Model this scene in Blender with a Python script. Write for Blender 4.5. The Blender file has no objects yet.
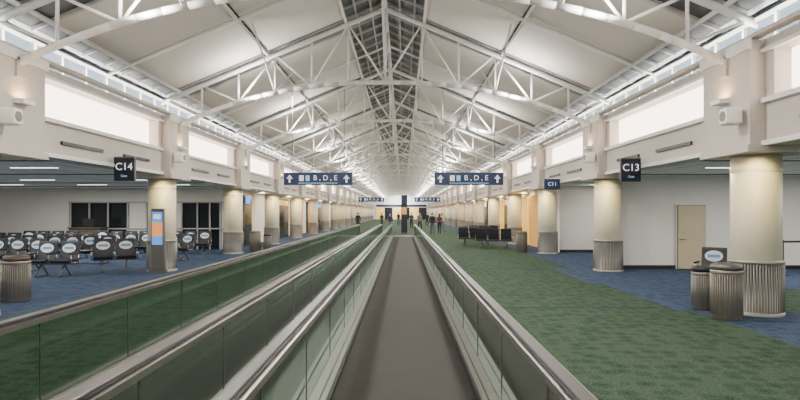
import bpy, bmesh, math, random
from mathutils import Vector, Matrix
random.seed(3)
S=bpy.context.scene
XC=-0.55
Y0,Y1=-5.0,138.0
# ---------------------------------------------------------------- materials
def mat(name,col,rough=0.6,metal=0.0,emis=None,es=1.0,noise=0.0,nscale=8.0,bump=0.0,spec=0.5):
    m=bpy.data.materials.new(name); m.use_nodes=True
    nt=m.node_tree; b=nt.nodes['Principled BSDF']
    b.inputs['Base Color'].default_value=(*col,1); b.inputs['Roughness'].default_value=rough
    b.inputs['Metallic'].default_value=metal
    b.inputs['Specular IOR Level'].default_value=spec
    if emis: 
        b.inputs['Emission Color'].default_value=(*emis,1); b.inputs['Emission Strength'].default_value=es
    if noise>0:
        tc=nt.nodes.new('ShaderNodeTexCoord'); n=nt.nodes.new('ShaderNodeTexNoise')
        n.inputs['Scale'].default_value=nscale; n.inputs['Detail'].default_value=3
        nt.links.new(tc.outputs['Object'],n.inputs['Vector'])
        r=nt.nodes.new('ShaderNodeValToRGB')
        r.color_ramp.elements[0].position=0.3; r.color_ramp.elements[1].position=0.7
        r.color_ramp.elements[0].color=(*[c*(1-noise) for c in col],1)
        r.color_ramp.elements[1].color=(*[min(1,c*(1+noise)) for c in col],1)
        nt.links.new(n.outputs['Fac'],r.inputs['Fac']); nt.links.new(r.outputs['Color'],b.inputs['Base Color'])
    return m
def carpet(name,c1,c2,c3,scale=5.0):
    m=bpy.data.materials.new(name); m.use_nodes=True; nt=m.node_tree; b=nt.nodes['Principled BSDF']
    b.inputs['Roughness'].default_value=0.95; b.inputs['Specular IOR Level'].default_value=0.1
    tc=nt.nodes.new('ShaderNodeTexCoord')
    v=nt.nodes.new('ShaderNodeTexVoronoi'); v.distance='EUCLIDEAN'; v.inputs['Scale'].default_value=scale; v.inputs['Randomness'].default_value=0.55
    w=nt.nodes.new('ShaderNodeTexNoise'); w.inputs['Scale'].default_value=40; w.inputs['Detail'].default_value=4
    nt.links.new(tc.outputs['Object'],v.inputs['Vector']); nt.links.new(tc.outputs['Object'],w.inputs['Vector'])
    r=nt.nodes.new('ShaderNodeValToRGB'); cr=r.color_ramp
    cr.elements[0].position=0.10; cr.elements[0].color=(*c2,1)
    cr.elements[1].position=0.25; cr.elements[1].color=(*c1,1)
    e=cr.elements.new(0.42); e.color=(*c1,1); e=cr.elements.new(0.55); e.color=(*c3,1)
    nt.links.new(v.outputs['Distance'],r.inputs['Fac'])
    mx=nt.nodes.new('ShaderNodeMix'); mx.data_type='RGBA'; mx.blend_type='MULTIPLY'; mx.inputs['Factor'].default_value=0.85
    r2=nt.nodes.new('ShaderNodeValToRGB'); r2.color_ramp.elements[0].position=.35; r2.color_ramp.elements[1].position=.65
    r2.color_ramp.elements[0].color=(.5,.5,.5,1); r2.color_ramp.elements[1].color=(1.3,1.3,1.3,1)
    nt.links.new(w.outputs['Fac'],r2.inputs['Fac'])
    nt.links.new(r.outputs['Color'],mx.inputs['A']); nt.links.new(r2.outputs['Color'],mx.inputs['B'])
    nt.links.new(mx.outputs['Result'],b.inputs['Base Color'])
    return m
def glass(name,tint,refl=0.12):
    m=bpy.data.materials.new(name); m.use_nodes=True; nt=m.node_tree; nt.nodes.clear()
    o=nt.nodes.new('ShaderNodeOutputMaterial'); t=nt.nodes.new('ShaderNodeBsdfTransparent'); g=nt.nodes.new('ShaderNodeBsdfGlossy')
    t.inputs['Color'].default_value=(*tint,1); g.inputs['Roughness'].default_value=0.05; g.inputs['Color'].default_value=(.6,.7,.65,1)
    lw=nt.nodes.new('ShaderNodeFresnel'); lw.inputs['IOR'].default_value=1.38
    a=nt.nodes.new('ShaderNodeMath'); a.operation='ADD'; a.inputs[1].default_value=refl; a.use_clamp=True
    nt.links.new(lw.outputs[0],a.inputs[0])
    mx=nt.nodes.new('ShaderNodeMixShader'); nt.links.new(a.outputs[0],mx.inputs[0]); nt.links.new(t.outputs[0],mx.inputs[1]); nt.links.new(g.outputs[0],mx.inputs[2])
    nt.links.new(mx.outputs[0],o.inputs[0]); return m
def grid_mat(name,c1,c2,sx,sy,mort=0.02,rough=0.7,es=0):
    m=bpy.data.materials.new(name); m.use_nodes=True; nt=m.node_tree; b=nt.nodes['Principled BSDF']; b.inputs['Roughness'].default_value=rough
    tc=nt.nodes.new('ShaderNodeTexCoord'); br=nt.nodes.new('ShaderNodeTexBrick'); br.offset=0
    br.inputs['Scale'].default_value=1; br.inputs['Brick Width'].default_value=sx; br.inputs['Row Height'].default_value=sy
    br.inputs['Mortar Size'].default_value=mort; br.inputs['Color1'].default_value=(*c1,1); br.inputs['Color2'].default_value=(*[c*.93 for c in c1],1); br.inputs['Mortar'].default_value=(*c2,1)
    nt.links.new(tc.outputs['Object'],br.inputs['Vector']); nt.links.new(br.outputs['Color'],b.inputs['Base Color'])
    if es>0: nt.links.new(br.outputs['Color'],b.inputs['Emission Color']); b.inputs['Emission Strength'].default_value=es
    return m
def rib_mat(name,c1,c2,scale,metal=0.0,rough=0.5,axis='X'):
    m=bpy.data.materials.new(name); m.use_nodes=True; nt=m.node_tree; b=nt.nodes['Principled BSDF']
    b.inputs['Roughness'].default_value=rough; b.inputs['Metallic'].default_value=metal; b.inputs['Specular IOR Level'].default_value=.3
    tc=nt.nodes.new('ShaderNodeTexCoord'); w=nt.nodes.new('ShaderNodeTexWave'); w.bands_direction=axis; w.inputs['Scale'].default_value=scale
    n=nt.nodes.new('ShaderNodeTexNoise'); n.inputs['Scale'].default_value=5.0; n.inputs['Detail'].default_value=6
    nt.links.new(tc.outputs['Object'],w.inputs['Vector']); nt.links.new(tc.outputs['Object'],n.inputs['Vector'])
    r=nt.nodes.new('ShaderNodeValToRGB'); r.color_ramp.elements[0].color=(*c1,1); r.color_ramp.elements[1].color=(*c2,1)
    ad=nt.nodes.new('ShaderNodeMath'); ad.operation='MULTIPLY_ADD'; ad.inputs[1].default_value=.6; 
    m2=nt.nodes.new('ShaderNodeMath'); m2.operation='MULTIPLY'; m2.inputs[1].default_value=.5
    nt.links.new(n.outputs['Fac'],m2.inputs[0]); nt.links.new(w.outputs['Fac'],ad.inputs[0]); nt.links.new(m2.outputs[0],ad.inputs[2])
    nt.links.new(ad.outputs[0],r.inputs['Fac']); nt.links.new(r.outputs['Color'],b.inputs['Base Color']); return m

GREEN=carpet('green_carpet',(.040,.070,.046),(.024,.042,.033),(.060,.095,.060),4.5)
BLUE=carpet('blue_carpet',(.042,.066,.118),(.025,.040,.078),(.06,.09,.15),4.5)
DBLUE=carpet('navy_carpet',(.015,.03,.06),(.015,.03,.05),(.02,.04,.07),5.0)
WALL=mat('painted_wall',(.82,.80,.75),.7,noise=.02,nscale=1.5)
BEIGE=mat('bulkhead_paint',(.63,.58,.52),.6,noise=.04,nscale=1.2)
COLM=mat('column_paint',(.66,.61,.48),.45,noise=.03,nscale=2)
WHITE=mat('truss_white',(.93,.925,.91),.4)
PANEL=mat('acoustic_panel',(.72,.70,.655),.85,noise=.05,nscale=.6)
ROOFG=mat('roof_glazing',(.13,.14,.15),.3,noise=.3,nscale=.8)
MULL=mat('roof_mullion',(.55,.55,.54),.5)
CLERE=mat('clerestory_glass',(.06,.08,.10),.1,emis=(.25,.32,.36),es=.10)
CMULL=mat('window_mullion',(.50,.49,.46),.5)
STEEL=mat('stainless_steel',(.55,.53,.50),.32,1.0,noise=.06,nscale=6)
WRAP=mat('ribbed_steel',(.34,.33,.31),.5,.5)
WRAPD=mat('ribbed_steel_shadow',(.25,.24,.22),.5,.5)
STEELD=mat('dark_steel',(.18,.175,.16),.45,.8)
RUB=mat('black_rubber',(.015,.015,.017),.35)
BLACK=mat('black_plastic',(.02,.02,.025),.4)
SEATM=mat('black_vinyl',(.022,.024,.032),.45,noise=.1,nscale=12)
SKIRT=mat('skirt_aluminium',(.34,.33,.30),.45,.5,noise=.08,nscale=4)
BELT=rib_mat('belt_rubber',(.014,.0125,.011),(.052,.045,.037),40,0,.75)
GL=glass('balustrade_glass',(.42,.53,.47),.01)
DGL=mat('dark_glass',(.02,.025,.03),.08)
HCEIL=grid_mat('lay_in_ceiling_fill_glow',(.60,.63,.56),(.3,.32,.28),1.2,.6,.04,es=.11)  # tiles are no lamp; faint emission stands in for bounced light
GLOW=mat('light_panel_emitter',(.9,.8,.75),.6,emis=(1.0,.80,.70),es=6.0)
LAMP=mat('lamp_emitter',(.9,.9,.85),.5,emis=(1,.95,.85),es=3)
NAVY=mat('sign_navy',(.010,.022,.07),.35,emis=(.01,.03,.12),es=.3)
SBLK=mat('sign_black',(.010,.012,.03),.35)
TXT=mat('sign_white',(.85,.88,.9),.5,emis=(.9,.95,1),es=.6)
LBLUE=mat('sign_cyan',(.3,.6,.8),.5,emis=(.3,.65,.9),es=.5)
DOORM=mat('door_laminate',(.60,.50,.33),.5,noise=.05,nscale=3)
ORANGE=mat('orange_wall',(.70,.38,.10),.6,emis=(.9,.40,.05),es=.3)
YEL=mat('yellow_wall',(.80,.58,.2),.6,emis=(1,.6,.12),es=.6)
DECAL=mat('decal_white',(.82,.86,.9),.5)
DECB=mat('decal_blue',(.10,.35,.65),.5)
WOOD=mat('brown_lid',(.10,.07,.05),.5)
SCR1=mat('screen_orange',(.8,.3,.1),.4,emis=(1,.35,.08),es=.8)
SCR2=mat('screen_blue',(.1,.3,.8),.4,emis=(.1,.4,1),es=.7)
YTAPE=mat('yellow_demarcation',(.75,.55,.08),.6)
# ---------------------------------------------------------------- builder
class B:
    def __init__(s,name): s.name=name; s.bm=bmesh.new(); s.mats=[]
    def mi(s,m):
        if m not in s.mats: s.mats.append(m)
        return s.mats.index(m)
    def quad(s,pts,m):
        f=s.bm.faces.new([s.bm.verts.new(p) for p in pts]); f.material_index=s.mi(m); return f
    def box(s,x0,x1,y0,y1,z0,z1,m,bev=0):
        if x0>x1: x0,x1=x1,x0
        if y0>y1: y0,y1=y1,y0
        i=s.mi(m)
        v=[s.bm.verts.new(p) for p in [(x0,y0,z0),(x1,y0,z0),(x1,y1,z0),(x0,y1,z0),(x0,y0,z1),(x1,y0,z1),(x1,y1,z1),(x0,y1,z1)]]
        fs=[s.bm.faces.new([v[a] for a in q]) for q in [(3,2,1,0),(4,5,6,7),(0,1,5,4),(1,2,6,5),(2,3,7,6),(3,0,4,7)]]
        for f in fs: f.material_index=i
        if bev>0:
            es=list({e for f in fs for e in f.edges})
            r=bmesh.ops.bevel(s.bm,geom=es,offset=bev,segments=2,affect='EDGES',profile=.5)
            for f in r['faces']: f.material_index=i
    def beam(s,p0,p1,w,h,m):
        p0=Vector(p0);p1=Vector(p1);d=(p1-p0).normalized()
        up=Vector((0,0,1)) if abs(d.z)<.95 else Vector((0,1,0))
        a=d.cross(up).normalized()*w/2; b=a.cross(d).normalized()*h/2
        i=s.mi(m); q=[(-1,-1),(1,-1),(1,1),(-1,1)]
        v0=[s.bm.verts.new(p0+a*x+b*y) for x,y in q]; v1=[s.bm.verts.new(p1+a*x+b*y) for x,y in q]
        for k in range(4):
            s.bm.faces.new([v0[k],v0[(k+1)%4],v1[(k+1)%4],v1[k]]).material_index=i
        s.bm.faces.new(v0[::-1]).material_index=i; s.bm.faces.new(v1).material_index=i
    def cyl(s,p0,p1,r,m,seg=8,r2=None,cap=True):
        p0=Vector(p0);p1=Vector(p1); d=(p1-p0).normalized(); r2=r if r2 is None else r2
        up=Vector((0,0,1)) if abs(d.z)<.95 else Vector((1,0,0))
        a=d.cross(up).normalized(); b=d.cross(a).normalized(); i=s.mi(m)
        c=[(math.cos(2*math.pi*k/seg),math.sin(2*math.pi*k/seg)) for k in range(seg)]
        v0=[s.bm.verts.new(p0+(a*x+b*y)*r) for x,y in c]; v1=[s.bm.verts.new(p1+(a*x+b*y)*r2) for x,y in c]
        for k in range(seg):
            f=s.bm.faces.new([v0[k],v0[(k+1)%seg],v1[(k+1)%seg],v1[k]]); f.material_index=i; f.smooth=True
        if cap: s.bm.faces.new(v0[::-1]).material_index=i; s.bm.faces.new(v1).material_index=i
    def tube(s,pts,r,m,seg=8):
        for a,b in zip(pts[:-1],pts[1:]): s.cyl(a,b,r,m,seg)
    def lathe(s,prof,cx,cy,m,seg=24,cap=True):
        i=s.mi(m); rings=[]
        for r,z in prof: rings.append([s.bm.verts.new((cx+r*math.cos(2*math.pi*k/seg),cy+r*math.sin(2*math.pi*k/seg),z)) for k in range(seg)])
        for a,b in zip(rings[:-1],rings[1:]):
            for k in range(seg):
                f=s.bm.faces.new([a[k],a[(k+1)%seg],b[(k+1)%seg],b[k]]); f.material_index=i; f.smooth=True
        if cap:
            s.bm.faces.new(rings[0][::-1]).material_index=i; s.bm.faces.new(rings[-1]).material_index=i
    def ell(s,c,r,m,seg=12,ring=8):
        i=s.mi(m); M=Matrix.Translation(c)@Matrix.Diagonal((*r,1))
        g=bmesh.ops.create_uvsphere(s.bm,u_segments=seg,v_segments=ring,radius=1,matrix=M)
        for v in g['verts']:
            for f in v.link_faces: f.material_index=i; f.smooth=True
    def text(s,body,size,c,m,facing=-1,ext=.004):
        cu=bpy.data.curves.new('t','FONT'); cu.body=body; cu.size=size; cu.align_x='CENTER'; cu.align_y='CENTER'; cu.extrude=ext
        ob=bpy.data.objects.new('t',cu); S.collection.objects.link(ob)
        me=bpy.data.meshes.new_from_object(ob.evaluated_get(bpy.context.evaluated_depsgraph_get()))
        M=Matrix.Translation(c)@(Matrix.Rotation(math.pi/2,4,'X') if facing<0 else Matrix.Rotation(math.pi,4,'Z')@Matrix.Rotation(math.pi/2,4,'X'))
        me.transform(M); me.update(); i=s.mi(m)
        vs=[s.bm.verts.new(v.co) for v in me.vertices]
        for p in me.polygons:
            try: f=s.bm.faces.new([vs[k] for k in p.vertices]); f.material_index=i
            except ValueError: pass
        bpy.data.objects.remove(ob); bpy.data.curves.remove(cu); bpy.data.meshes.remove(me)
    def mesh(s):
        me=bpy.data.meshes.new(s.name); 
        s.bm.normal_update(); s.bm.to_mesh(me); s.bm.free()
        for m in s.mats: me.materials.append(m)
        return me
    def obj(s,loc=(0,0,0),rz=0,parent=None):
        return place(s.name,s.mesh(),loc,rz,parent)
def place(name,me,loc=(0,0,0),rz=0,parent=None):
    o=bpy.data.objects.new(name,me); o.location=loc; o.rotation_euler=(0,0,rz); S.collection.objects.link(o)
    if parent: o.parent=parent
    return o
def X(side,d): return XC+side*d
# ---------------------------------------------------------------- floor
b=B('floor')
def fl(x0,x1,y0,y1,m): b.quad([(x0,y0,0),(x1,y0,0),(x1,y1,0),(x0,y1,0)],m)
fl(-21,-6.7,Y0,Y1,BLUE)
ys=[Y0,3.3,3.38,10.5,10.58,17.7,17.78,24.9,24.98,32.1,32.18,46,46.1,60,60.1,75,75.1,Y1]
for k,(a,c) in enumerate(zip(ys[:-1],ys[1:])):
    m=GREEN if k%2==0 else DBLUE
    fl(-6.7,4.7,a,c,m)
fl(4.7,5.3,Y0,10.2,GREEN); fl(5.3,7.0,Y0,10.2,BLUE)
fl(4.7,5.0,10.2,14,GREEN); fl(5.0,7.0,10.2,14,BLUE)
fl(7.0,20.5,Y0,13.0,GREEN); fl(7.0,20.5,13.0,18,BLUE); fl(4.7,7.0,14,18,BLUE); fl(4.7,5.4,18,32,GREEN); fl(5.4,20.5,18,32,BLUE); fl(4.7,20.5,32,Y1,BLUE)
b.obj()
# ---------------------------------------------------------------- roof
def rz(d): return 8.1-3.0*d/7.15
TY=[10.0+7.2*k for k in range(-2,18)]
TY=[y for y in TY if Y0+.3<y<Y1-1]
b=B('ceiling')
for s in (-1,1):
    b.quad([(X(s,0),Y0,rz(0)+.3),(X(s,7.7),Y0,rz(7.7)+.3),(X(s,7.7),Y1,rz(7.7)+.3),(X(s,0),Y1,rz(0)+.3)],ROOFG)
    y=Y0
    while y<Y1:
        b.beam((X(s,0),y,rz(0)+.24),(X(s,7.3),y,rz(7.3)+.24),.05,.08,MULL); y+=.9
    for d in (.02,.45,.9,6.5,6.9): b.beam((X(s,d),Y0,rz(d)+.24),(X(s,d),Y1,rz(d)+.24),.05,.08,MULL)
    for k in range(len(TY)):
        ya=TY[k]+1.05; yb=(TY[k]+7.2)-.15
        if yb>Y1: continue
        n=2; L=(yb-ya)/n
        for j in range(n):
            for d0,d1 in ((1.25,3.57),(3.66,6.35)):
                p0=Vector((X(s,d0),0,rz(d0)+.13)); p1=Vector((X(s,d1),0,rz(d1)+.13))
                yy0=ya+j*L+.03; yy1=ya+(j+1)*L-.03
                b.beam((p0.x,(yy0+yy1)/2,p0.z),(p1.x,(yy0+yy1)/2,p1.z),yy1-yy0,.06,PANEL)
b.obj()
b=B('roof_purlins')
for s in (-1,1):
    for d in (1.2,3.6,6.3): b.cyl((X(s,d),Y0,rz(d)+.03),(X(s,d),Y1,rz(d)+.03),.045,WHITE,6)
    b.cyl((X(s,6.95),Y0,rz(6.95)+.0),(X(s,6.95),Y1,rz(6.95)+.0),.05,CMULL,6)
b.cyl((XC,Y0,8.12),(XC,Y1,8.12),.07,WHITE,8)
b.obj()
def zb(d): return 5.78-1.4*(abs(d)/6.5)**2.3
b=B('roof_truss')
N=6; ds=[6.75*i/N for i in range(N+1)]
for s in (-1,1):
    b.tube([(s*d,0,rz(d)-.06) for d in (0,7.1)],.075,WHITE,10)
    b.tube([(s*d,0,zb(d)) for d in [6.55*i/14 for i in range(15)]],.07,WHITE,10)
    for i in range(1,N):
        b.cyl((s*ds[i],0,zb(ds[i])),(s*ds[i],0,rz(ds[i])-.06),.034,WHITE,6)
    for i in range(0,N-1):
        if i%2==0: b.cyl((s*ds[i],0,zb(ds[i])),(s*ds[i+1],0,rz(ds[i+1])-.06),.034,WHITE,6)
        else: b.cyl((s*ds[i],0,rz(ds[i])-.06),(s*ds[i+1],0,zb(ds[i+1])),.034,WHITE,6)
    b.cyl((s*ds[5],0,zb(ds[5])),(s*6.7,0,rz(6.7)-.06),.034,WHITE,6)
    for d,dd in ((ds[3],2.6),(0,2.4)):
        for t in (-1,1):
            b.cyl((s*d,0,zb(d)),(s*max(d,0.02),t*dd,rz(d)+.02),.028,WHITE,6)
    b.box(s*6.25,s*6.6,-.12,.12,4.2,4.55,BEIGE)
b.cyl((0,0,zb(0)),(0,0,rz(0)-.06),.05,WHITE,8)
me=b.mesh()
for y in TY: place('roof_truss',me,(XC,y,0))
b=B('roof_rafters')
for y in TY:
    for s in (-1,1):
        b.cyl((X(s,0),y+4.0,rz(0)),(X(s,7),y+4.0,rz(7)),.04,WHITE,6)
b.obj()
# ---------------------------------------------------------------- side bulkheads
for s,nm in ((-1,'left'),(1,'right')):
    b=B('wall_upper_'+nm)
    def bx(d0,d1,y0,y1,z0,z1,m): b.box(X(s,d0),X(s,d1),y0,y1,z0,z1,m)
    bx(6.55,7.0,Y0,Y1,2.9,3.66,BEIGE)
    bx(6.55,7.0,Y0,Y1,4.46,4.66,BEIGE)
    bx(6.85,7.0,Y0,Y1,3.66,4.46,BEIGE)
    bx(6.47,6.55,Y0,Y1,3.6,3.68,WHITE)
    bx(6.47,6.55,Y0,Y1,4.44,4.5,WHITE)
    bx(6.48,6.55,Y0,Y1,2.9,2.98,WHITE)
    for y in TY:
        bx(6.55,6.85,y-.95,y+.95,3.66,4.46,BEIGE)
        bx(6.3,6.55,y-.72,y+.72,2.88,4.66,BEIGE)
        bx(6.25,7.45,y-.75,y+.75,2.8,2.92,BEIGE)
        bx(6.25,6.3,y-.76,y+.76,4.5,4.68,WHITE)
        bx(6.12,6.3,y-.16,y+.16,3.72,3.80,WHITE)   # uplight sconce
        bx(6.50,6.552,y+1.6,y+3.2,3.2,3.27,BLACK); bx(6.50,6.552,y+4.2,y+5.6,3.2,3.27,BLACK)
    b.obj()
    b=B('backlit_wall_panel')
    for y in TY:
        if y+6.2<Y1: b.box(X(s,6.80),X(s,6.845),y+1.0,y+6.2,3.69,4.435,GLOW)
    b.obj()
    b=B('window_clerestory_'+nm)
    b.box(X(s,6.86),X(s,6.9),Y0,Y1,4.66,5.32,CLERE)
    y=Y0
    while y<Y1:
        b.box(X(s,6.8),X(s,6.86),y-.03,y+.03,4.66,5.24,CMULL); y+=.9
    b.box(X(s,6.78),X(s,6.86),Y0,Y1,4.66,4.72,CMULL); b.box(X(s,6.78),X(s,6.86),Y0,Y1,5.18,5.23,CMULL)
    b.obj()
    b=B('ceiling_low_'+nm)
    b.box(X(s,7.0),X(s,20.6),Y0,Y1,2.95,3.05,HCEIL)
    b.obj()
    b=B('ceiling_light_fixtures')
    for y in (2,6,10.5,14.5,20,23.5):
        for d in (9,12.5,16): b.box(X(s,d)-.6,X(s,d)+.6,y-.04,y+.04,2.935,2.95,LAMP)
    for y in range(30,130,5): b.box(X(s,7.2)-.1,X(s,7.2)+.1,y-.1,y+.1,2.935,2.95,LAMP)
    for y in (4,8,12.5,17,22,25): b.box(X(s,7.2),X(s,20),y-.05,y+.05,2.93,2.95,BLACK)
    b.obj()
b=B('wall_outer_left'); b.box(-21.2,-21,Y0,Y1,0,3.0,WALL); b.obj()
b=B('wall_outer_right'); b.box(20.1,20.3,Y0,Y1,0,3.0,WALL); b.obj()
b=B('wall_back')
b.box(-21,20.3,Y0-.2,Y0,0,3.0,WALL); b.box(-8.5,7.5,Y0-.2,Y0,3,8.6,WALL); b.obj()
b=B('wall_end')
b.box(-21,20.3,Y1,Y1+.2,0,3.0,WALL); b.box(-8.5,7.5,Y1,Y1+.2,3,8.6,WALL)
for k in range(6): b.box(-6.6+k*2.1,-4.7+k*2.1,Y1-.1,Y1,0,2.9,DGL if k%2 else YEL)
b.box(-6.6,5.8,Y1-.15,Y1,3.1,3.6,NAVY); b.obj()
# ---------------------------------------------------------------- columns
b=B('structural_column')
b.lathe([(.40,0),(.40,2.8)],0,0,COLM,32)
b.lathe([(.44,0.0),(.44,.06),(.425,.06),(.425,.90),(.44,.90),(.44,.94),(.40,.96)],0,0,WRAP,40,cap=False)
for k in range(60):
    a=2*math.pi*k/60; c,sn=math.cos(a),math.sin(a)
    b.cyl((.425*c,.425*sn,.06),(.425*c,.425*sn,.90),.010,WRAP if k%2 else WRAPD,6)
b.lathe([(.41,2.5),(.41,2.56)],0,0,BEIGE,32,cap=False)
me=b.mesh()
for y in TY:
    if y<5: continue
    for s in (-1,1): place('structural_column',me,(X(s,6.85),y-(.45 if (s<0 and y<11) else 0),0))
# ---------------------------------------------------------------- walkways
def walkway(xl,xr,gl,gr):
    b=B('moving_walkway'); ya,yb=-3.0,41.0; T=.9
    b.box(xl,xr,ya,yb,.0,.02,BELT)
    for a,c,g in ((xl,gl,gl),(xr,gr,gr)):
        sg=1 if g>a else -1
        b.box(a,a+sg*.025,ya,yb,0,.06,BLACK)
        b.box(a+sg*.025,a+sg*.075,ya,yb,0,.09,SKIRT)
        b.box(a+sg*.075,a+sg*.09,ya,yb,0,.085,BLACK)
        b.box(a+sg*.09,g,ya,yb,0,.09,SKIRT)
        b.box(g,g+sg*.09,ya,yb,0,.10,STEELD)
        b.quad([(g,ya,.1),(g,yb,.1),(g,yb,T-.06),(g,ya,T-.06)],GL)
        y=ya
        while y<yb: b.box(g-.005,g+.005,y-.006,y+.006,.1,T-.06,STEELD); y+=1.6
        b.box(g-.07,g+.08,ya-.1,yb+.1,T-.07,T-.025,STEEL,0)
        b.box(g-.045,g+.045,ya-.1,yb+.1,T-.025,T+.012,RUB,.01)
        for ye,dr in ((ya,-1),(yb,1)):
            pts=[(g,ye+dr*(.1+.38*math.sin(t)),.47+.41*math.cos(t)) for t in [math.pi*i/10 for i in range(11)]]
            b.tube(pts,.04,RUB,8)
            b.quad([(g,ye,.1),(g,ye+dr*.35,.15),(g,ye+dr*.42,.47),(g,ye,.83)],GL)
    b.box(xl,xr,yb,yb+1.6,0,.025,STEELD); 
    b.box(xl,xr,yb-.12,yb,.02,.03,YTAPE)
    return b.obj()
walkway(-.68,.70,-.86,.88)
walkway(-3.05,-1.78,-3.24,-1.60)
b=B('walkway_median_deck'); b.box(-1.50,-.96,-3,41,0,.12,STEELD); b.obj()
# ---------------------------------------------------------------- side partitions
b=B('wall_gate_right')
b.box(6.75,20.1,17.7,17.9,0,2.95,WALL); b.box(9.9,10.1,17.9,25,0,2.95,WALL)
b.box(7.0,10.1,25,25.2,0,2.95,WALL); b.box(7.0,7.2,25.2,Y1,0,2.95,WALL); b.obj()
b=B('baseboard_right'); b.box(6.75,20.1,17.67,17.7,0,.12,BLACK); b.box(7.0,9.9,24.97,25,0,.12,BLACK); b.obj()
b=B('door_1')
b.box(8.60,9.55,17.63,17.69,0,2.05,WALL); b.box(8.65,9.50,17.60,17.64,.02,2.0,DOORM); b.box(8.63,9.52,17.62,17.635,0,2.02,STEELD)
b.cyl((8.74,17.54,.95),(8.74,17.61,.95),.02,STEEL); b.cyl((8.74,17.55,.95),(8.86,17.55,.95),.012,STEEL)
b.obj()
b=B('wall_gate_left')
for x0,x1,m in ((-21,-16.1,WALL),(-13.2,-12.4,WALL),(-11.0,-10.7,WALL),(-8.75,-8.5,WALL)): b.box(x0,x1,27,27.2,0,2.95,m)
b.box(-16.1,-8.5,27.02,27.2,2.3,2.95,WALL); b.box(-16.1,-8.5,27.1,27.15,0,2.3,DGL)
b.box(-8.7,-8.5,27.2,Y1,0,2.95,WALL); b.obj()
b=B('window_1')
for x in (-16.0,-15.1,-14.2,-13.25,-12.35,-11.7,-11.05,-10.65,-9.9,-9.3,-8.8): b.box(x-.03,x+.03,26.93,26.99,0,2.3,CMULL)
for z in (1.0,2.27): b.box(-16.1,-8.6,26.93,26.99,z-.03,z+.03,CMULL)
b.obj()
b=B('shopfront')
def shop(s,y0,y1,m,sign=None,z1=2.7):
    d=7.42 if s>0 else 7.82
    b.box(X(s,d),X(s,d+.1),y0,y1,0.0,z1,m)
    if sign: b.box(X(s,d-.06),X(s,d),y0+.5,y1-.5,z1-.45,z1-.1,sign)
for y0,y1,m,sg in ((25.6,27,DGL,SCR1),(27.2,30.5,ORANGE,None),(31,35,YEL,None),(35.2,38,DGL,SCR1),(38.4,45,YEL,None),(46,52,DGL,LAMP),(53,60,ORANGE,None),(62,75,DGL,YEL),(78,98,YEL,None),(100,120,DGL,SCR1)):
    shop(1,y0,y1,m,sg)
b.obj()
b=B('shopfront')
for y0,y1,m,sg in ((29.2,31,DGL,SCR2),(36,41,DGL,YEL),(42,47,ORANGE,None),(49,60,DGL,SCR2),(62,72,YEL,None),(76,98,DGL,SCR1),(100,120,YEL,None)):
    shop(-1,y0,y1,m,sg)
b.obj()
# ---------------------------------------------------------------- signs
def arrow(b,x,y,z,h,m):
    i=b.mi(m)
    for pts in ([(-.12,-.5),(.12,-.5),(.12,.05),(-.12,.05)],[(-.4,.0),(.4,.0),(0,.5)]):
        b.bm.faces.new([b.bm.verts.new((x+px*h,y,z+pz*h)) for px,pz in pts]).material_index=i
b=B('hanging_direction_sign')
W,H=2.1,.38
b.box(-W/2,W/2,-.06,.06,-H/2,H/2,NAVY,.01)
arrow(b,-W/2+.18,-.065,0,.24,TXT); arrow(b,W/2-.18,-.065,0,.24,TXT)
b.text('B , D , E',.22,(.22,-.065,.02),TXT)
b.box(-.58,-.44,-.066,-.06,-.07,.1,TXT); b.box(-.38,-.26,-.066,-.06,-.07,.1,LBLUE)
b.box(-.6,.6,-.066,-.06,-.145,-.125,LBLUE)
for x in (-.8,.8): b.cyl((x,0,H/2),(x,0,2.75),.008,STEELD,6)
me=b.mesh()
for x,y in ((-2.6,17.2),(2.02,17.2),(-2.6,46.0),(2.0,46.0)): place('hanging_direction_sign',me,(x,y,2.82))
def gate(txt,x,y,side):
    b=B('gate_sign')
    b.box(-.25,.25,-.05,.05,-.29,.27,SBLK,.01)
    b.text(txt,.25,(0,-.055,.05),TXT); b.text('Gate',.08,(0,-.055,-.17),LBLUE)
    b.box(-.25,.25,-.055,.055,.27,.30,STEELD)
    b.box(.2*side,.31*side,-.02,.02,.1,.14,STEELD)
    b.obj((x,y,2.85))
gate('C14',-6.80,13.7,-1); gate('C13',5.68,14.0,1)
b=B('wall_sign'); b.box(-.3,.3,-.04,.04,-.2,.2,NAVY); b.text('C11',.2,(0,-.045,0),TXT); b.box(.28,.35,-.02,.02,.05,.1,STEELD); b.obj((5.64,21.2,2.85))
b=B('wall_speaker')
b.box(-.14,.14,-.12,.12,-.14,.14,WHITE,.03); b.box(.1,.18,-.03,.03,-.03,.03,STEELD); b.cyl((-.145,0,0),(-.13,0,0),.09,STEELD,16)
me=b.mesh()
for y in (9.5,16.7): 
    place('wall_speaker',me,(5.56,y,3.42)); place('wall_speaker',me,(-6.66,y,3.42),math.pi)
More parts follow.
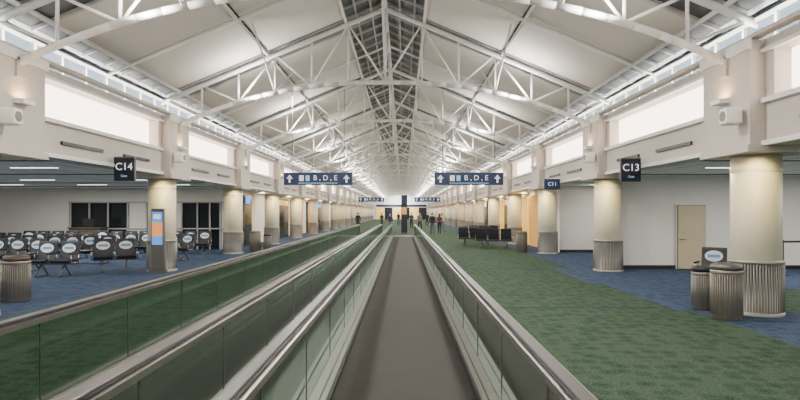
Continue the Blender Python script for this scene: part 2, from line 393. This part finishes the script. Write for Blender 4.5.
# ---------------------------------------------------------------- bins
STEELW=mat('warm_steel',(.32,.29,.25),.45,.6,noise=.08,nscale=5)
def bin_mesh(name,r,h,mm,lid):
    b=B(name)
    b.lathe([(r*.96,0),(r*.96,.05),(r,.06),(r,h-.16),(r*1.04,h-.15),(r*1.04,h-.11),(r*.97,h-.1)],0,0,mm,32)
    b.lathe([(r*1.0,h-.1),(r*1.0,h-.04),(r*.9,h),(r*.55,h),(r*.5,h-.05)],0,0,lid,32)
    b.lathe([(r*.5,h-.045),(r*.49,h-.04)],0,0,BLACK,24)
    for k in range(40):
        a=2*math.pi*k/40; b.cyl((r*math.cos(a),r*math.sin(a),.08),(r*math.cos(a),r*math.sin(a),h-.17),.008,WRAPD if k%2 else mm,5)
    return b.mesh()
m1=bin_mesh('trash_can',.24,.93,STEELW,STEELD); m2=bin_mesh('recycling_bin',.17,.8,WRAPD,BLACK)
place('trash_can',m1,(5.46,9.45,0)); place('recycling_bin',m2,(5.52,10.35,0))
m3=bin_mesh('trash_can',.24,.92,STEELW,WOOD)
place('trash_can',m3,(-7.8,11.3,0)); place('recycling_bin',m2,(-8.3,11.3,0))
place('trash_can',m1,(-6.75,25.6,0)); place('recycling_bin',m2,(-6.2,25.6,0)); place('trash_can',m1,(5.35,25.2,0))
# ---------------------------------------------------------------- seats
def seat_mesh(n):
    b=B('airport_seat_row'); w=.62
    for k in range(n):
        cx=(k-(n-1)/2)*w
        prof=[(-.26,.43),(-.22,.46),(-.05,.44),(.14,.42),(.20,.44)]
        back=[(.20,.46),(.25,.60),(.29,.78),(.31,.92),(.33,.97)]
        for pr,t in ((prof,.07),(back,.05)):
            for (y0,z0),(y1,z1) in zip(pr[:-1],pr[1:]):
                b.beam((cx,y0,z0),(cx,y1,z1),w-.1,t,SEATM)
        c=Vector((cx,.235,.78)); nrm=Vector((0,-1,.2)).normalized(); up=Vector((0,.2,1)).normalized()
        i=b.mi(DECAL); vs=[b.bm.verts.new(c+Vector((1,0,0))*.19*math.cos(a)+up*.13*math.sin(a)) for a in [2*math.pi*q/20 for q in range(20)]]
        b.bm.faces.new(vs).material_index=i
        c2=c+nrm*.004; i=b.mi(DECB)
        vs=[b.bm.verts.new(c2+Vector((1,0,0))*.13*px+up*.035*pz) for px,pz in ((-1,-1),(1,-1),(1,1),(-1,1))]
        b.bm.faces.new(vs).material_index=i
    for k in range(n+1):
        ax=(k-n/2)*w
        b.box(ax-.03,ax+.03,-.24,.2,.62,.66,BLACK,.01); b.cyl((ax,-.2,.62),(ax,-.2,.40),.015,STEEL,6); b.cyl((ax,.16,.62),(ax,.16,.40),.015,STEEL,6)
        b.cyl((ax,-.2,.40),(ax,.16,.40),.015,STEEL,6)
    b.beam((-n*w/2,0,.36),(n*w/2,0,.36),.08,.06,STEELD)
    for ax in (-n*w/2+.3,n*w/2-.3):
        b.cyl((ax,0,.34),(ax,-.28,.02),.022,STEELD,6); b.cyl((ax,0,.34),(ax,.28,.02),.022,STEELD,6); b.cyl((ax,-.3,.02),(ax,.3,.02),.02,STEELD,6)
    return b.mesh()
s2,s3,s4=seat_mesh(2),seat_mesh(3),seat_mesh(4)
for me,x,y,r in ((s2,-9.75,15.6,0),(s2,-8.75,17.0,.5),(s3,-12.0,17.2,0),(s4,-11.4,19.6,0),(s4,-14.2,19.6,0),(s4,-10.4,21.8,0),(s4,-13.4,21.8,0),(s3,-9.2,24.0,0),(s4,-12.2,24.2,0),(s4,-15.4,24.2,0),
                 (s2,-8.5,21.0,-.2),(s4,-16.4,22,0)):
    place('airport_seat_row',me,(x,y,0),r)
place('airport_seat_row',s2,(7.3,12.6,0),-math.pi/2+.9)
for x,y in ((3.9,30),(4.6,28.2),(4.2,32.5),(5.0,34.5)): place('airport_seat_row',s3,(x,y,0),math.pi*.9)
b=B('advertising_display')
b.box(-.22,.22,-.1,.1,0,.10,STEELD); b.box(-.18,.18,-.06,.06,.10,1.90,STEELD,.01)
b.box(-.15,.15,-.066,-.06,.85,1.80,SCR2); b.box(-.15,.15,-.07,-.066,1.1,1.5,SCR1); b.box(-.1,.1,-.074,-.07,1.6,1.73,TXT)
b.obj((-7.15,16.35,0))
b=B('information_pylon')
b.box(-.3,.3,-.3,.3,0,.1,STEELD); b.box(-.25,.25,-.25,.25,.1,3.2,SBLK,.02); b.box(-.2,.2,-.256,-.25,1.6,2.2,ORANGE); b.box(-.2,.2,-.256,-.25,2.5,3.0,NAVY)
b.obj((.1,46.5,0))
b=B('queue_stanchion')
for x,y in ((0,0),(1.9,.3)):
    b.lathe([(.17,0),(.17,.02),(.05,.05),(.03,.06),(.03,.92),(.04,.93),(.04,1.0),(.02,1.01)],x,y,BLACK,20)
b.beam((0,0,.95),(1.9,.3,.95),.01,.06,BLACK); b.obj((10.85,16.0,0))
b=B('gate_podium'); b.box(-.7,.7,-.35,.35,0,1.05,WOOD,.01); b.box(-.75,.75,-.4,.4,1.05,1.1,STEELD); b.box(-.25,.25,.0,.05,1.15,1.5,BLACK); b.box(-.05,.05,0,.04,1.1,1.2,BLACK)
m=b.mesh(); place('gate_podium',m,(-14.5,25.8,0)); place('gate_podium',m,(14.5,14.5,0))
# ---------------------------------------------------------------- people
SKIN=mat('skin',(.55,.35,.26),.6); HAIR=mat('hair',(.04,.025,.02),.7); SHOE=mat('shoe',(.02,.02,.02),.5); LIPS=mat('lips',(.4,.15,.13),.5)
def person(x,y,rot,h,shirt,pants,st=.12,long=False):
    k=h/1.75
    P={'pel':((0,0,.96),.135),'wa':((0,0,1.10),.125),'ch':((0,.0,1.30),.15),'nb':((0,0,1.45),.09),'nk':((0,-.005,1.52),.055),'hl':((0,-.02,1.585),.07),'hm':((0,-.01,1.65),.085),'ht':((0,0,1.72),.06)}
    E=[('pel','wa'),('wa','ch'),('ch','nb'),('nb','nk'),('nk','hl'),('hl','hm'),('hm','ht')]
    for s,t in (('l',1),('r',-1)):
        q=st*t
        P[s+'sh']=((.17*t,0,1.42),.062); P[s+'el']=((.23*t,q*.6+.03,1.15),.045); P[s+'wr']=((.25*t,q*1.1-.05,.92),.03); P[s+'ha']=((.25*t,q*1.2-.07,.85),.034)
        P[s+'hi']=((.09*t,0,.90),.095); P[s+'kn']=((.10*t,-q*.9-.04,.50),.062); P[s+'an']=((.10*t,-q*1.6+.03,.10),.042); P[s+'to']=((.11*t,-q*1.6-.14,.045),.04)
        E+=[('ch',s+'sh'),(s+'sh',s+'el'),(s+'el',s+'wr'),(s+'wr',s+'ha'),('pel',s+'hi'),(s+'hi',s+'kn'),(s+'kn',s+'an'),(s+'an',s+'to')]
    keys=list(P); me=bpy.data.meshes.new('p'); me.from_pydata([P[n][0] for n in keys],[(keys.index(a),keys.index(c)) for a,c in E],[])
    ob=bpy.data.objects.new('p',me); S.collection.objects.link(ob)
    md=ob.modifiers.new('s','SKIN'); md.use_smooth_shade=True
    for i,n in enumerate(keys):
        sv=me.skin_vertices[0].data[i]; r=P[n][1]; sv.radius=(r*(1.25 if n in('ch','wa','pel') else 1),r*(.85 if n in('ch','wa','pel') else 1)); sv.use_root=(n=='pel')
    sd=ob.modifiers.new('d','SUBSURF'); sd.levels=1; sd.render_levels=1
    em=bpy.data.meshes.new_from_object(ob.evaluated_get(bpy.context.evaluated_depsgraph_get()))
    b=B('person'); b.bm.from_mesh(em)
    a,c,d,e=b.mi(SKIN),b.mi(shirt),b.mi(pants),b.mi(SHOE)
    for f in b.bm.faces:
        z=f.calc_center_median().z; xx=abs(f.calc_center_median().x); f.smooth=True
        if z>1.50: i=a
        elif xx>.185 and z<.94: i=a
        elif z>.97 or (xx>.185): i=c
        elif z>.11: i=d
        else: i=e
        f.material_index=i
    bpy.data.objects.remove(ob)
    b.ell((0,.012,1.69),(.088,.098,.09),HAIR)
    if long: b.ell((0,.06,1.58),(.085,.05,.14),HAIR)
    b.cyl((0,-.095,1.655),(0,-.118,1.625),.008,SKIN,6,.016)
    for t in (-1,1):
        b.ell((.032*t,-.088,1.655),(.012,.008,.008),SHOE,8,6); b.ell((.088*t,.0,1.64),(.012,.02,.03),SKIN,8,6)
        q=st*t; hx,hy,hz=.25*t,q*1.2-.07,.83
        for j,(o,l) in enumerate(((-.024,.06),(-.008,.07),(.008,.066),(.024,.05))):
            b.cyl((hx,hy+o,hz),(hx-.006*t,hy+o,hz-l*.6),.009,SKIN,6,.008); b.cyl((hx-.006*t,hy+o,hz-l*.6),(hx-.02*t,hy+o,hz-l),.008,SKIN,6,.006)
        b.cyl((hx,hy-.03,hz+.02),(hx-.012*t,hy-.055,hz-.025),.010,SKIN,6,.008)
    b.ell((0,-.092,1.598),(.022,.006,.006),LIPS,8,6)
    mz=min(v.co.z for v in b.bm.verts)
    for v in b.bm.verts: v.co.z-=mz; v.co*=k
    b.obj((x,y,0),rot)
C1=mat('cloth_navy',(.03,.04,.08),.8); C2=mat('cloth_grey',(.18,.18,.19),.8); C3=mat('cloth_red',(.12,.05,.05),.8); C4=mat('denim',(.06,.09,.16),.8); C5=mat('cloth_black',(.015,.015,.018),.8); C6=mat('cloth_white',(.6,.6,.58),.8)
person(2.3,44,.1,1.75,C5,C4); person(3.0,46,3.0,1.68,C3,C5,.1,True); person(1.5,50,.2,1.8,C2,C5); person(-1.2,52,0,1.72,C1,C2); person(3.6,51.5,.4,1.7,C6,C4,.12,True)
person(-4.5,56,3.1,1.75,C5,C5); person(.9,60,0,1.75,C1,C5); person(-2.5,66,3.0,1.7,C5,C1); person(3.0,70,.1,1.75,C5,C5); person(1.9,64,.1,1.7,C1,C5,.1,True); person(-.6,75,.1,1.75,C5,C4)
# ---------------------------------------------------------------- lights
def area(name,loc,rot,sx,sy,p,col=(1,.955,.89),spread=None):
    l=bpy.data.lights.new(name,'AREA'); l.shape='RECTANGLE'; l.size=sx; l.size_y=sy; l.energy=p; l.color=col
    if spread: l.spread=math.radians(spread)
    o=bpy.data.objects.new(name,l); o.location=loc; o.rotation_euler=rot; S.collection.objects.link(o); return o
for s in (-1,1):
    area('cove_uplight',(X(s,6.4),(Y0+Y1)/2,4.80),(0,math.radians(180+s*62),0),.12,Y1-Y0-2,4200,spread=100)
b=B('uplight_trough')
for s in (-1,1): b.box(X(s,6.32),X(s,6.5),Y0+.5,Y1-.5,4.69,4.75,BEIGE)
b.obj()
for y in TY:
    for s in (-1,1):
        area('floor_fill_light',(X(s,2.6),y+.01,5.35),(0,0,0),.5,.5,240)  # added fill lamp without a fixture, brightens the floor below
        area('truss_fill_light',(X(s,4.0),y-.4,5.2),(math.pi,0,0),.3,.3,90)  # added upward wash to whiten trusses and roof, no real fitting
        if y<50: area('sconce_uplight',(X(s,6.2),y,3.82),(math.pi,0,0),.12,.28,5,(1,.62,.25))
for s in (-1,1):
    for y in (2,6,10.5,14.5,20,23.5):
        area('troffer_light',(X(s,12.5),y,2.9),(0,0,0),7,.15,210,(1,.95,.88))
    area('concourse_side_light',(X(s,7.2),80,2.9),(0,0,0),.2,100,1800,(1,.85,.6))
    for y in TY[1:7]:
        for dy in (-.75,.75):
            l=bpy.data.lights.new('column_accent_light','SPOT'); l.energy=70; l.color=(1,.82,.33); l.spot_size=1.6; l.spot_blend=.8; l.shadow_soft_size=.05
            o=bpy.data.objects.new('column_accent_light',l); o.location=(X(s,6.45),y+dy*.95,2.78); S.collection.objects.link(o)
            o.rotation_euler=(Vector((X(s,6.85),y,1.9))-o.location).to_track_quat('-Z','Y').to_euler()
area('end_wall_fill_light',(XC,Y1-3,5.5),(math.radians(35),0,0),6,.5,900)  # extra lamp put in so the far end wall looks lit
w=bpy.data.worlds.new('night_sky'); S.world=w; w.use_nodes=True; w.node_tree.nodes['Background'].inputs[0].default_value=(.05,.07,.1,1); w.node_tree.nodes['Background'].inputs[1].default_value=.5
# ---------------------------------------------------------------- camera
c=bpy.data.cameras.new('camera'); co=bpy.data.objects.new('camera',c); S.collection.objects.link(co)
co.location=(0,0,1.8); co.rotation_euler=(math.pi/2,0,0); c.sensor_width=36; c.lens=25.2; c.shift_x=-3/800; c.shift_y=12/800; c.clip_start=.05; c.clip_end=300
S.camera=co
